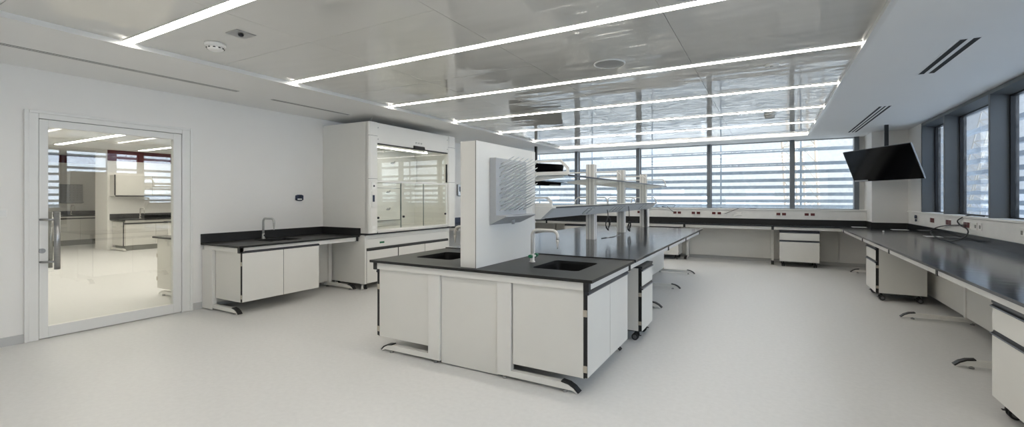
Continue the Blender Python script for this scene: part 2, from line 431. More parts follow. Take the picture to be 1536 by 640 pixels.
# ------------------------------------------------------------------ bench parts
def leg_mb(tip_dir, x_tip, yc, axis='x', top=.815, D=.73):
    """C-frame leg: foot runs from the tip back under the column. axis: direction of the foot"""
    s = tip_dir; w = .028
    def T(p): return p
    prof = [(-D, .028), (-D, .078), (-.14, .078), (-.085, .068), (-.04, .046), (-.004, .014), (-.02, .010), (-.05, .026)]
    cap = [(-.145, .079), (-.085, .069), (-.04, .047), (-.004, .014), (.006, .020), (-.033, .056), (-.08, .079), (-.142, .089)]
    def place(pts): return [((x_tip + s*p[0]), p[1]) for p in pts]
    body = MB(); c = MB(); pad = MB()
    ax = 'y' if axis == 'x' else 'x'
    body.prism(place(prof), ax, yc-w, yc+w)
    c.prism(place(cap), ax, yc-w-.002, yc+w+.002)
    a, b = sorted((x_tip - s*D, x_tip - s*(D-.133)))
    if axis == 'x': body.box(a, b, yc-w, yc+w, .07, top)
    else: body.box(yc-w, yc+w, a, b, .07, top)
    e, f = sorted((x_tip - s*(D-.03), x_tip + s*.04))
    if axis == 'x': body.box(e, f, yc-w, yc+w, top-.002, .872)
    else: body.box(yc-w, yc+w, e, f, top-.002, .872)
    for q in (-.12, .06-D):
        u = x_tip + s*q
        p = (u, yc) if axis == 'x' else (yc, u)
        pad.tube([(p[0], p[1], z) for z in (0, .012, .016, .032)], [.020, .020, .007, .007], 14)
    return body, c, pad
def add_leg(root, *a, **k):
    body, c, pad = leg_mb(*a, **k)
    L = part('leg', body, M['cream'], root, .003)
    part('foot_cap', c, M['black'], L); parts_each('level_pad', pad, M['steel'], L)
    return L

# ---------------- island
ix0, ix1, iy0, iyj, iy1 = -3.465, -1.146, 3.245, 4.49, 9.72
t = thing('workbench', 'cream steel frame of the central island bench', 'workbench', (-2.31, 6.4, 0))
for y in (3.312, 4.44, 6.43, 7.93, 9.62):
    add_leg(t, 1, -1.27, y); add_leg(t, -1, -3.345, y)
part('apron', MB().box(-1.205, -1.187, 3.29, 9.69, .812, .874).box(-3.425, -3.407, 3.29, 9.69, .812, .874).box(-3.407, -1.205, 3.272, 3.295, .812, .874).box(-3.407, -1.205, 9.66, 9.68, .812, .874), M['cream'], t, .002)
kb = MB()
for y in (3.285, 4.44, 6.43, 7.93, 9.62):
    for x in (-1.2, -3.41): kb.box(x-.022, x+.022, y-.022, y+.022, .806, .876)
parts_each('joint_bracket', kb, M['black'], t)
part('modesty_panel', MB().box(-1.885, -1.868, 4.47, 9.6, .09, .812), M['white'], t)
part('modesty_panel', MB().box(-2.745, -2.728, 4.47, 9.6, .09, .812), M['white'], t)
part('modesty_panel', MB().box(-2.609, -2.006, 3.306, 3.320, .012, .812), M['white'], t, label='front infill panel')
part('safety_tape', MB().box(-1.895, -1.862, 9.595, 9.605, .05, .10), M['yellow'], t, label='scrap of yellow tape')

def round_corners(mb, s, r=.05):
    x0, x1, y0, y1 = s
    for cx, sx in ((x0, 1), (x1, -1)):
        for cy, sy in ((y0, 1), (y1, -1)):
            pts = [(cx, cy), (cx+sx*r, cy)]
            for k in range(1, 6):
                a = PI/2*k/6
                pts.append((cx+sx*r*(1-math.sin(a)), cy+sy*r*(1-math.cos(a))))
            pts.append((cx, cy+sy*r))
            mb.prism(pts, 'z', .703, .8999)
    return mb
sR = (-1.835, -1.395, 3.59, 4.145); sL = (-3.215, -2.75, 3.63, 4.17)
t = thing('sink_worktop', 'black epoxy worktop with two sinks at the near end of the island', 'worktop', (-2.31, 3.85, .875))
part('worktop_slab', round_corners(round_corners(MB().slab(ix0, ix1, iy0, iyj, .876, .9, [sR, sL]), sR), sL), M['slate'], t, .002)
for s in (sR, sL):
    x0, x1, y0, y1 = s; q = .012
    b = MB().box(x0-q, x0, y0-q, y1+q, .70, .876).box(x1, x1+q, y0-q, y1+q, .70, .876).box(x0, x1, y0-q, y0, .70, .876).box(x0, x1, y1, y1+q, .70, .876).box(x0-q, x1+q, y0-q, y1+q, .69, .70)
    k = part('sink_basin', b, M['sink'], t)
    part('sink_drain', lath(MB(), (x0+x1)/2, (y0+y1)/2, [(.035, .7), (.035, .704), (.01, .702)], 18), M['steel'], k)
t = thing('bench_worktop', 'long grey worktop of the island carrying the shelf rack', 'worktop', (-2.31, 7.1, .875))
part('worktop_slab', MB().box(ix0-.012, ix1+.012, iyj+.003, iy1, .882, .908), M['lab'], t, .002)
part('front_edge', MB().box(ix0-.012, ix1+.012, iyj-.004, iyj+.003, .8805, .909), M['blackedge'], t)

# partition at the head of the island
t = thing('bench_divider', 'tall white partition panel standing across the island sinks', 'divider', (-2.31, 3.9, .9))
part('panel_core', MB().box(-2.383, -2.230, 3.302, 4.44, .901, 2.018), M['white'], t, .002)
part('panel_face', MB().box(-2.230, -2.222, 3.300, 4.36, .901, 2.020), M['white'], t, .001)
part('panel_face', MB().box(-2.391, -2.383, 3.300, 4.36, .901, 2.020), M['white'], t, .001)
part('edge_profile', MB().box(-2.392, -2.221, 4.36, 4.45, .901, 2.019), M['cream'], t, .003)
part('edge_strip', MB().box(-2.230, -2.226, 3.2985, 3.3015, .901, 2.019), M['rail'], t)

# drying rack with pegs
t = thing('drying_rack', 'grey glassware drying rack with slanted pegs on the partition', 'drying rack', (-2.2, 3.8, 1.3))
part('rack_board', MB().box(-2.222, -2.150, 3.515, 4.11, 1.345, 1.885), M['rack'], t, .006)
part('drip_tray', MB().prism([(-2.222, 1.268), (-2.05, 1.345), (-2.05, 1.357), (-2.222, 1.357)], 'y', 3.515, 4.11), M['rack'], t, .002)
part('drain_spout', MB().cyl((-2.15, 3.83, 1.31), (-2.15, 3.83, 1.265), .016, 14), M['rack'], t)
for r in range(12):
    for c in range(6):
        y = 3.575 + c*.094 + (.03 if r % 2 else 0); z = 1.40 + r*.039
        p = MB().tube([(-2.152, y, z), (-2.02, y, z+.062), (-2.008, y, z+.068)], [.0058, .0046, .002], 8)
        part('peg', p, M['peg'], t)

# faucets
def faucet(label, x, y, z, sx, mat, hmat, sc=1., group='gooseneck lab faucets', name='lab_faucet'):
    t = thing(name, label, 'faucet', (x, y, z), 0, group)
    part('faucet_base', lath(MB(), 0, 0, [(.030, 0), (.030, .006), (.021, .012), (.019, .075), (.014, .085)], 18), mat, t, local=True)
    H = .31; R = .055; L = .265
    pth = [(0, 0, .08), (0, 0, H-R)]
    for k in range(1, 7): a = k*PI/12; pth.append((sx*(R-R*math.cos(a)), 0, H-R+R*math.sin(a)))
    pth.append((sx*(L-R), 0, H))
    for k in range(1, 7): a = k*PI/12; pth.append((sx*(L-R+R*math.sin(a)), 0, H-R+R*math.cos(a)))
    pth += [(sx*L, 0, H-R-.03)]
    part('spout', MB().tube(pth, (.0155), 12), mat, t, local=True)
    part('nozzle', lath(MB(), sx*L, 0, [(.014, H-R-.03), (.016, H-R-.045), (.010, H-R-.075), (.006, H-R-.115)], 12), mat, t, local=True)
    if hmat is M['chrome']:
        v = part('valve', MB().cyl((0, 0, .05), (sx*.026, 0, .052), .009, 12), mat, t, local=True)
        part('handle', MB().cyl((sx*.024, 0, .052), (sx*.034, 0, .052), .013, 14), M['rail'], v, local=True)
        return t
    for s in (-1, 1):
        v = MB().cyl((0, 0, .055), (sx*.01, s*.045, .06), .011, 12)
        vo = part('valve', v, mat, t, local=True)
        part('handle', MB().cyl((sx*.01, s*.042, .06), (sx*.014, s*.085, .066), .019, 14, r1=.015), hmat, vo, local=True, label='green lever' if hmat is M['green'] else None)
    return t
faucet('cream faucet with green handles right of the partition', -1.978, 3.90, .9, 1, M['faucet'], M['green'])
faucet('faucet over the left island sink, mostly behind the partition', -2.645, 3.92, .9, -1, M['faucet'], M['green'])

# hung cabinets with doors (local: front plane x=0 facing +x)
def sink_cabinet(label, loc, rotz, W, depth, z0, z1, group='hung sink cabinets with double doors'):
    t = thing('sink_cabinet', label, 'cabinet', loc, rotz, group)
    part('body', MB().box(-depth, -.024, 0, .018, z0, z1).box(-depth, -.024, W-.018, W, z0, z1).box(-depth, -.024, .018, W-.018, z0, z0+.018).box(-depth, -depth+.012, .018, W-.018, z0+.018, z1), M['white'], t, 0, True)
    part('edge_strip', MB().box(-.034, -.0238, -.001, .0185, z0-.001, z1).box(-.034, -.0238, W-.0185, W+.001, z0-.001, z1).box(-.034, -.0238, .018, W-.018, z0-.001, z0+.0185), M['blackedge'], t, 0, True)
    zt = z1-.058
    for k in range(2):
        a, b = (.002, W/2-.002) if k == 0 else (W/2+.002, W-.002)
        dr = part('door', MB().box(-.022, -.002, a, b, z0+.004, zt, 1).box(-.0025, 0, a+.001, b-.001, z0+.005, zt-.001, 0), [M['white'], M['blackedge']], t, 0, True)
        hy = -.004 if k == 0 else W-.008
        hb = MB()
        for hz in (z0+.07, z1-.20): hb.box(-.036, -.004, hy, hy+.012, hz-.026, hz+.026)
        parts_each('hinge', hb, M['hinge'], dr, .002, True)
    part('handle_rail', MB().prism([(-.022, zt), (.006, zt-.002), (.012, zt+.010), (.008, zt+.018), (-.004, zt+.030), (-.006, z1-.006), (-.022, z1-.006)], 'y', 0, W), M['rail'], t, 0, True)
    return t
sink_cabinet('white sink cabinet under the right island sink, facing the aisle', (-1.2, 3.298, 0), 0, 1.13, .654, .135, .832)
sink_cabinet('white sink cabinet under the left island sink, facing the fume hood', (-3.415, 4.428, 0), PI, 1.13, .657, .142, .832)

# drawer pedestals on casters (local: front x=0 facing +x, centred on y)
def pedestal(W, depth=.58):
    t = thing('drawer_pedestal', '', 'drawer unit', (0,0,0), 0, 'mobile drawer pedestals under the benches')
    part('body', MB().box(-depth, -.024, -W/2, W/2, .115, .775), M['white'], t, .0015, True)
    part('edge_strip', MB().box(-.036, -.0236, -W/2-.001, W/2+.001, .112, .776).box(-depth, -.024, -W/2-.0005, W/2+.0005, .108, .1155), M['blackedge'], t, 0, True)
    part('top_plate', MB().box(-depth, .004, -W/2, W/2, .775, .797), M['rail'], t, .002, True)
    for (a, b) in ((.588, .748), (.115, .553)):
        dr = part('drawer', MB().box(-.022, -.002, -W/2+.002, W/2-.002, a, b, 1).box(-.0025, 0, -W/2+.003, W/2-.003, a+.001, b-.001, 0), [M['white'], M['blackedge']], t, 0, True)
        hr = part('handle_rail', MB().prism([(-.022, b), (.008, b-.002), (.014, b+.006), (-.004, b+.016), (-.008, b+.028), (-.022, b+.028)], 'y', -W/2, W/2), M['rail'], dr, 0, True)
        part('rail_insert', MB().box(.002, .0135, -W/2+.002, W/2-.002, b+.0065, b+.0095), M['railhi'], hr, 0, True)
    hb = MB()
    for s in (-1, 1):
        for hz in (.20, .50): hb.box(-.034, -.004, s*W/2-.008, s*W/2+.008, hz-.02, hz+.02)
    parts_each('hinge', hb, M['hinge'], t, .002, True)
    for x in (-.075, -depth+.075):
        for s in (-1, 1):
            y = s*(W/2-.075)
            c = part('caster', MB().box(x-.03, x+.03, y-.03, y+.03, .100, .109).cyl((x, y, .10), (x, y, .072), .014, 12).prism([(x-.03, .05), (x+.035, .05), (x+.03, .082), (x-.015, .088)], 'y', y-.009, y+.009), M['tyre'], t, 0, True)
            xo = x-.012
            for e in (-1, 1):
                part('wheel', MB().cyl((xo, y+e*.010, .036), (xo, y+e*.028, .036), .036, 22), M['tyre'], c, .003, True)
                part('hub', MB().cyl((xo, y+e*.026, .036), (xo, y+e*.030, .036), .022, 18), M['rubber'], c, 0, True)
            part('brake_tab', MB().box(xo+.025, xo+.062, y-.012, y+.012, .048, .054), M['tyre'], c, .002, True)
    return t
P50 = pedestal(.50); P75 = pedestal(.75)
used = set()
def put_pedestal(proto, loc, rotz, label):
    o = proto if proto not in used else copy_tree(proto)
    used.add(proto); o.location = loc; o.rotation_euler = (0, 0, rotz); o['label'] = label
put_pedestal(P50, (-1.155, 5.065, 0), 0, 'narrow white drawer pedestal under the island beside the sink cabinet')
put_pedestal(P75, (1.385, 8.885, 0), PI, 'white drawer pedestal under the middle of the right bench')
put_pedestal(P75, (1.385, 4.115, 0), PI, 'white drawer pedestal nearest the camera, cut by the right picture edge')
put_pedestal(P75, (.588, 11.75, 0), -PI/2, 'white drawer pedestal under the back bench near the right corner')
put_pedestal(P75, (-2.30, 11.75, 0), -PI/2, 'white drawer pedestal under the back bench behind the far end of the island')
put_pedestal(P75, (-4.57, 11.75, 0), -PI/2, 'white drawer pedestal under the back bench seen below the island shelves')

# ---------------- shelf rack on the island
SX = -2.283
t = thing('shelf_rack', 'cream two-tier shelf rack with service channel on the island bench', 'shelf rack', (SX, 7.1, .908))
for y in (6.38, 7.95, 9.6):
    b = MB().box(SX-.066, SX+.066, y, y+.11, .908, 2.012)
    pst = part('post', b, M['cream'], t, .004)
    parts_each('post_groove', MB().box(SX-.031, SX-.026, y-.001, y+.005, .91, 2.010).box(SX+.026, SX+.031, y-.001, y+.005, .91, 2.010).box(SX+.0655, SX+.0668, y+.05, y+.056, .91, 2.01), M['slot'], pst)
part('post_box', MB().box(SX+.03, SX+.066, 9.6, 9.90, .908, 1.29), M['white'], t, .003, label='end service box behind the last post')
ya, yb = 4.46, 9.74
# upper glass shelf in a slim frame
up = part('upper_shelf', MB().box(SX-.445, SX+.445, ya, yb, 1.752, 1.762), M['shelfglass'], t)
parts_each('shelf_edge', MB().box(SX+.445, SX+.453, ya, yb, 1.748, 1.766).box(SX-.453, SX-.445, ya, yb, 1.748, 1.766), M['rail'], up)
for y in (4.50, 6.43, 8.0, 9.66):
    part('shelf_bracket', MB().prism([(SX-.38, 1.751), (SX-.38, 1.742), (SX-.05, 1.70), (SX+.05, 1.70), (SX+.38, 1.742), (SX+.38, 1.751)], 'y', y-.012, y+.012), M['cream'], up)
# lower shelf / service channel
low = part('lower_shelf', MB().box(SX-.255, SX+.255, ya, yb, 1.408, 1.420), M['white'], t, .001)
parts_each('shelf_edge', MB().box(SX+.250, SX+.258, ya, yb, 1.404, 1.4205).box(SX-.258, SX-.250, ya, yb, 1.404, 1.4205), M['rail'], low)
part('service_channel', MB().prism([(SX-.25, 1.406), (SX-.115, 1.288), (SX+.115, 1.288), (SX+.25, 1.406)], 'y', ya+.10, yb), M['soffit'], t, .002)
part('channel_end', MB().prism([(SX-.262, 1.424), (SX-.262, 1.406), (SX-.12, 1.282), (SX+.12, 1.282), (SX+.262, 1.406), (SX+.262, 1.424)], 'y', ya-.005, ya+.10), M['cream'], t, .002)
# slanted sockets on the channel
for y in (5.72, 5.88, 6.88, 7.05, 7.22, 7.40, 8.72, 8.92):
    c = []
    for dz in (0, 1):
        pass
    def onf(u, v, hgt):   # u along y, v up the slope
        x = SX+.115 + .135*v; z = 1.288 + .118*v
        n = Vector((.118, 0, -.135)).normalized()
        return (x + n.x*hgt, y+u, z + n.z*hgt)
    quad = [(-.045, .25), (.045, .25), (.045, .78), (-.045, .78)]
    part('socket_frame', MB().hexa([onf(u*1.22, (v-.5)*1.25+.5, .001) for u, v in quad] + [onf(u*1.22, (v-.5)*1.25+.5, .004) for u, v in quad]), M['speakergrey'], t)
    part('power_socket', MB().hexa([onf(u, v, 0) for u, v in quad] + [onf(u, v, .012) for u, v in quad]), M['sockwhite'], t, .002)
# guard frames
def guard(y, half, z0, z1, ch):
    pts = [(SX-half, y, z0), (SX-half, y, z1-ch), (SX-half+ch*.75, y, z1-.012), (SX-half+ch*1.1, y, z1), (SX+half-ch*1.1, y, z1), (SX+half-ch*.75, y, z1-.012), (SX+half, y, z1-ch), (SX+half, y, z0)]
    return MB().tube(pts, .0105, 8)
for y in (6.43, 8.0, 9.66):
    part('guard_frame', guard(y, .44, 1.762, 1.895, .05), M['cream'], t)
    part('guard_frame', guard(y, .255, 1.42, 1.525, .045), M['cream'], t)
def plate_guard(y, half, z0, z1, ch):
    b = MB(); w = .030
    for s in (-1, 1):
        xo = SX+s*half
        b.prism([(xo, z0), (xo, z1-ch), (xo-s*w, z1-ch-.012), (xo-s*w, z0)], 'y', y-.010, y+.010)
        b.prism([(xo, z1-ch), (xo-s*ch*1.05, z1), (xo-s*ch*1.05-s*.012, z1-w*.75), (xo-s*w, z1-ch-.012)], 'y', y-.010, y+.010)
    b.box(SX-half+ch*1.05, SX+half-ch*1.05, y-.010, y+.010, z1-w*.75, z1)
    b.box(SX-half+w, SX+half-w, y-.010, y+.010, z0, z0+.042)
    return b
part('guard_frame', plate_guard(4.475, .450, 1.758, 1.925, .085), M['cream'], t)
part('guard_frame', plate_guard(4.475, .255, 1.42, 1.53, .05), M['cream'], t)

# cables hanging from the channel
def coil(label, x, y, ztop, zc, r, turns=3):
    pts = [(x, y, ztop), (x+.01, y+.005, (ztop+zc+r)/2), (x+.012, y, zc+r)]
    for k in range(turns*14):
        a = PI/2 + 2*PI*k/14
        pts.append((x+.012+.012*math.sin(k*1.3), y+r*math.cos(a)*(1+.08*math.sin(k)), zc+r*1.25*math.sin(a)*(1+.05*math.cos(k*.7))))
    solo('power_cable', MB().tube(pts, .0065, 6), M['black'], label, 'cable', 'coiled cables under the island shelf', loc=(x, y, ztop))
coil('loose black cable coil hanging below the island shelf between first and second posts', -2.10, 6.62, 1.343, 1.14, .085, 2)
coil('tight black cable coil hanging below the island shelf right of the second post', -2.06, 7.66, 1.38, 1.04, .065, 4)

# small tools / papers lying on benches
solo('paper_sheet', MB().box(2.20, 2.40, 9.55, 9.78, .9005, .902), M['paper'], 'white paper sheet on the right bench inside the cable loop', 'paper', 'papers on the benches')
solo('paper_sheet', MB().box(1.55, 1.80, 11.9, 12.1, .9005, .902), M['paper'], 'white paper sheet at the far corner of the benches by the column', 'paper', 'papers on the benches')
solo('paper_sheet', MB().box(2.1, 2.35, 11.3, 11.5, .9005, .902), M['paper'], 'grey-white paper at the right bench end before the corner column', 'paper', 'papers on the benches')
t = lath(MB(), 1.811, 10.45, [(.012, .90), (.014, .91), (.014, .925), (.004, .93)], 14)
solo('bottle_cap', t, M['paper'], 'tiny white cap standing on the right bench below the hanging screen', 'cap')
solo('rod', MB().tube([(-2.14, 6.72, .9125), (-2.12, 7.42, .9125)], .004, 8), M['steel'], 'thin steel rod lying on the island bench between two posts', 'rod')
solo('rod', MB().tube([(-2.19, 6.62, .9125), (-2.10, 6.98, .9125)], .005, 8), M['rail'], 'short dark rod beside the first shelf post on the island', 'rod')

# ---------------- left wall sink bench
lx = -5.87
t = thing('workbench', 'cream steel frame of the left wall sink bench', 'workbench', (-6.3, 4.3, 0))
add_leg(t, 1, -5.94, 3.38); add_leg(t, 1, -5.94, 5.245)
part('apron', MB().box(-5.925, -5.907, 3.37, 5.27, .812, .874).box(-6.76, -5.925, 3.355, 3.372, .812, .874), M['cream'], t, .002)
part('end_panel', MB().box(-6.79, -6.54, 3.345, 3.36, .01, .812), M['cream'], t, .002)
parts_each('joint_bracket', MB().box(-5.94, -5.90, 3.345, 3.40, .806, .876).box(-5.93, -5.89, 5.235, 5.275, .806, .876), M['black'], t)
part('modesty_panel', MB().box(-6.60, -6.585, 3.42, 5.22, .09, .812), M['white'], t)
sW = (-6.60, -6.13, 3.93, 4.43)
t = thing('wall_worktop', 'black epoxy worktop with sink and upstand on the left wall', 'worktop', (-6.3, 4.3, .875))
part('worktop_slab', round_corners(MB().slab(XL+.002, lx, 3.33, 5.285, .876, .9, [sW]), sW), M['slate'], t, .002)
x0, x1, y0, y1 = sW; q = .012
part('sink_basin', MB().box(x0-q, x0, y0-q, y1+q, .70, .876).box(x1, x1+q, y0-q, y1+q, .70, .876).box(x0, x1, y0-q, y0, .70, .876).box(x0, x1, y1, y1+q, .70, .876).box(x0-q, x1+q, y0-q, y1+q, .69, .70), M['sink'], t)
part('upstand', MB().box(XL+.002, XL+.022, 3.33, 5.285, .9, 1.022).box(XL+.022, lx+.02, 5.268, 5.288, .9, 1.022), M['blackedge'], t, .002)
sink_cabinet('white sink cabinet under the left wall bench, beside the glass door', (-5.905, 3.385, 0), 0, 1.15, .62, .165, .862)
faucet('pale gooseneck faucet on the left wall bench beneath the navy sensor', -6.70, 4.16, .9, 1, M['chrome'], M['chrome'])

# wall devices
t = thing('gas_sensor', 'small navy wall sensor with pale label above the left sink bench', 'sensor', (XL, 4.83, 1.52))
part('casing', MB().prism([(4.765, 1.485), (4.80, 1.47), (4.86, 1.47), (4.895, 1.485), (4.895, 1.56), (4.86, 1.572), (4.80, 1.572), (4.765, 1.56)], 'x', XL, XL+.035), M['navy'], t, .004)
part('label_plate', MB().box(XL+.034, XL+.037, 4.785, 4.865, 1.488, 1.508), M['sockwhite'], t)
part('sensor_eye', MB().cyl((XL+.034, 4.83, 1.545), (XL+.042, 4.83, 1.545), .016, 16), M['black'], t)
t = thing('light_switch', 'white double light switch on the wall left of the glass door', 'switch', (XL, 1.455, 1.36))
part('switch_plate', MB().box(XL, XL+.010, 1.385, 1.51, 1.315, 1.405), M['sockwhite'], t, .003)
part('rocker', MB().box(XL+.010, XL+.014, 1.395, 1.445, 1.33, 1.39), M['paper'], t, .002)
part('rocker', MB().box(XL+.010, XL+.014, 1.452, 1.50, 1.33, 1.39), M['paper'], t, .002)
t = thing('thermostat', 'grey wall controller between the fume hood and the partition', 'controller', (XL, 9.35, 1.7))
part('casing', MB().box(XL, XL+.05, 9.22, 9.50, 1.58, 1.86), M['steel'], t, .005)
part('display', MB().box(XL+.05, XL+.054, 9.27, 9.45, 1.68, 1.80), M['navy'], t)

# ---------------- fume hood
HX = -5.66
t = thing('fume_hood', 'white fume hood with glass sash against the left wall', 'fume hood', (-6.2, 6.45, .93))
part('side_panel', MB().box(XL+.004, HX-.07, 5.30, 5.345, .935, 2.775), M['hood'], t, .003)
part('side_panel', MB().box(XL+.004, HX-.07, 7.575, 7.62, .935, 2.775), M['hood'], t, .003)
for a, b in ((5.30, 5.475), (7.40, 7.62)):
    ps = part('front_post', MB().prism([(HX-.085, a), (HX-.02, a), (HX, a+.02), (HX, b-.005), (HX-.01, b), (HX-.085, b)], 'z', .935, 2.775), M['hood'], t, .003)
    part('post_seam', MB().box(HX-.03, HX+.0008, a-.0008, b+.0005, 2.545, 2.549).box(HX-.03, HX+.0008, a-.0008, b+.0005, 1.835, 1.839), M['rail'], ps)
fp = part('fascia_panel', MB().box(HX-.06, HX-.012, 5.475, 7.40, 2.435, 2.745), M['hood'], t, .003)
sc = MB()
for y in (5.50, 7.375):
    for z in (2.50, 2.69): sc.cyl((HX-.013, y, z), (HX-.008, y, z), .010, 12)
parts_each('screw', sc, M['steel'], fp)
part('lintel_strip', MB().box(HX-.07, HX-.02, 5.475, 7.40, 2.415, 2.435), M['black'], t)
part('sash_catch', MB().prism([(HX-.014, 2.412), (HX+.012, 2.415), (HX+.022, 2.44), (HX+.010, 2.478), (HX-.014, 2.478)], 'y', 6.365, 6.655), M['black'], t, .003)
hk = MB()
for y in (6.44, 6.51, 6.58): hk.tube([(HX-.013, y-.014, 2.52), (HX-.005, y-.014, 2.545), (HX-.005, y+.014, 2.545), (HX-.013, y+.014, 2.52)], .003, 6)
parts_each('hook', hk, M['steel'], fp)
part('roof_panel', MB().box(XL+.004, HX-.02, 5.345, 7.575, 2.745, 2.772), M['hood'], t)
part('inner_ceiling', MB().box(XL+.15, HX-.10, 5.40, 7.52, 2.47, 2.49), M['hood'], t)
part('hood_lamp', MB().box(HX-.31, HX-.275, 5.60, 7.07, 2.402, 2.42), M['ledhood'], t, label='lit tube under the hood roof')
part('lamp_bracket', MB().box(HX-.325, HX-.265, 5.60, 5.62, 2.42, 2.47).box(HX-.325, HX-.265, 7.05, 7.07, 2.42, 2.47), M['hood'], t)
part('back_wall', MB().box(XL+.10, XL+.13, 5.36, 7.56, .935, 2.47), M['hood'], t)
part('inner_wall', MB().box(XL+.13, HX-.10, 5.365, 5.40, .935, 2.47), M['hood'], t)
part('inner_wall', MB().box(XL+.13, HX-.10, 7.52, 7.555, .935, 2.47), M['hood'], t)
bf = part('baffle', MB().box(XL+.20, XL+.225, 5.41, 6.98, 1.08, 1.80), M['hood'], t, .002)
part('baffle_edge', MB().box(XL+.13, XL+.226, 5.41, 6.985, 1.072, 1.08).box(XL+.13, XL+.226, 6.98, 6.987, 1.08, 1.80).box(XL+.2, XL+.2255, 5.41, 6.98, 1.71, 1.716), M['rail'], bf)
part('baffle', MB().box(XL+.18, XL+.20, 5.41, 7.50, 1.86, 2.36), M['hood'], t, .004)
for (y, z) in ((6.02, 1.63), (6.62, 1.64), (6.02, 1.30), (6.62, 1.30), (6.02, 2.22), (6.75, 2.22)):
    kb = MB().cyl((XL+.20, y, z), (XL+.27, y, z), .013, 10).tube([(XL+.265, y-.06, z-.012), (XL+.265, y, z-.012), (XL+.265, y+.03, z+.004), (XL+.265, y+.03, z+.03)], .010, 8)
    part('service_outlet', kb, M['steel'], bf)
part('work_surface', MB().box(XL+.13, HX-.10, 5.40, 7.52, .935, .955), M['hood'], t)
# sash
sh = part('sash_frame', MB().box(HX-.058, HX-.030, 5.478, 7.397, 1.782, 1.812).box(HX-.058, HX-.030, 7.352, 7.397, .99, 1.782).box(HX-.058, HX-.030, 5.478, 5.492, .99, 1.782), M['hood'], t, .002)
part('sash_handle', MB().tube([(HX-.02, 5.478, .962), (HX-.02, 7.397, .962)], .030, 16).box(HX-.055, HX-.02, 5.478, 7.397, .940, .992), M['hood'], sh)
ge = MB()
for y in (6.075, 6.68): ge.box(HX-.050, HX-.038, y-.004, y+.004, .992, 1.782)
parts_each('pane_edge', ge, M['glassedge'], sh)
part('sash_glass', MB().box(HX-.047, HX-.041, 5.492, 7.352, .992, 1.782), M['glasshood'], sh)
part('upper_glass', MB().box(HX-.066, HX-.060, 5.478, 7.397, 1.80, 2.415), M['glasshood'], t)
kn = MB()
for y in (5.52, 6.13, 7.335): kn.cyl((HX-.042, y, 1.185 if y < 7 else 1.20), (HX-.020, y, 1.185 if y < 7 else 1.20), .019, 16)
parts_each('finger_knob', kn, M['rail'], sh)
part('sash_track', MB().box(HX-.055, HX-.03, 7.375, 7.397, 1.83, 2.2), M['black'], t)
parts_each('corner_pad', MB().box(HX-.05, HX+.004, 5.470, 5.482, .928, .952).box(HX-.05, HX+.01, 7.36, 7.44, .926, .940), M['black'], t)
ct = part('control_panel', MB().box(HX, HX+.010, 5.345, 5.415, 1.36, 1.625), M['hood'], t, .003)
part('display', MB().box(HX+.010, HX+.013, 5.360, 5.402, 1.455, 1.565), M['navy'], ct)
ct = part('switch_box', MB().box(HX, HX+.012, 5.345, 5.425, 1.66, 1.775), M['sockwhite'], t, .003)
part('button', MB().cyl((HX+.012, 5.385, 1.715), (HX+.018, 5.385, 1.715), .016, 14), M['rail'], ct)
part('outlet_cover', MB().box(HX, HX+.016, 5.345, 5.42, 1.01, 1.06), M['sockwhite'], t, .003)
part('outlet_cover', MB().box(HX, HX+.016, 5.345, 5.42, .945, .995), M['sockwhite'], t, .003)
part('antenna', MB().cyl((-5.68, 5.33, 2.775), (-5.66, 5.36, 2.84), .003, 6), M['steel'], t)

BX = -5.765
t = thing('hood_base_cabinet', 'white base cabinet beneath the fume hood', 'cabinet', (-6.2, 6.43, 0))
part('body', MB().box(-6.59, BX-.022, 5.30, 7.56, .10, .905), M['hood'], t, .002)
part('top_rail', MB().box(-6.55, HX-.062, 5.30, 7.58, .905, .934), M['rail'], t)
part('front_frame', MB().box(BX-.022, BX, 5.30, 5.335, .10, .905).box(BX-.022, BX, 7.525, 7.56, .10, .905).box(BX-.022, BX, 5.335, 7.525, .84, .905), M['hood'], t, .002)
fz = part('drawer_front', MB().box(BX-.022, BX-.003, 5.34, 7.52, .690, .835), M['hood'], t, .002)
part('status_tag', MB().box(BX-.003, BX, 5.63, 5.735, .745, .775), M['green'], fz, label='small green tag')
part('handle_rail', MB().prism([(BX-.022, .645), (BX+.008, .645), (BX+.010, .660), (BX-.004, .685), (BX-.022, .685)], 'y', 5.335, 7.52), M['black'], t)
for a, b in ((5.342, 6.065), (6.085, 6.80), (6.806, 7.52)):
    part('door', MB().box(BX-.022, BX-.002, a, b, .108, .640, 1).box(BX-.0025, BX, a+.001, b-.001, .109, .639, 0), [M['hood'], M['blackedge']], t)
parts_each('door_gap', MB().box(BX-.023, BX-.006, 5.335, 5.342, .10, .64).box(BX-.023, BX-.006, 6.066, 6.084, .10, .64), M['slot'], t)
for y in (5.33, 5.40, 7.45, 7.53):
    for x in (-5.86, -6.5):
        part('leveling_foot', lath(MB(), x, y, [(.028, 0), (.028, .02), (.020, .028), (.020, .101)], 14), M['chrome'] if y in (5.33, 7.53) else M['black'], t)

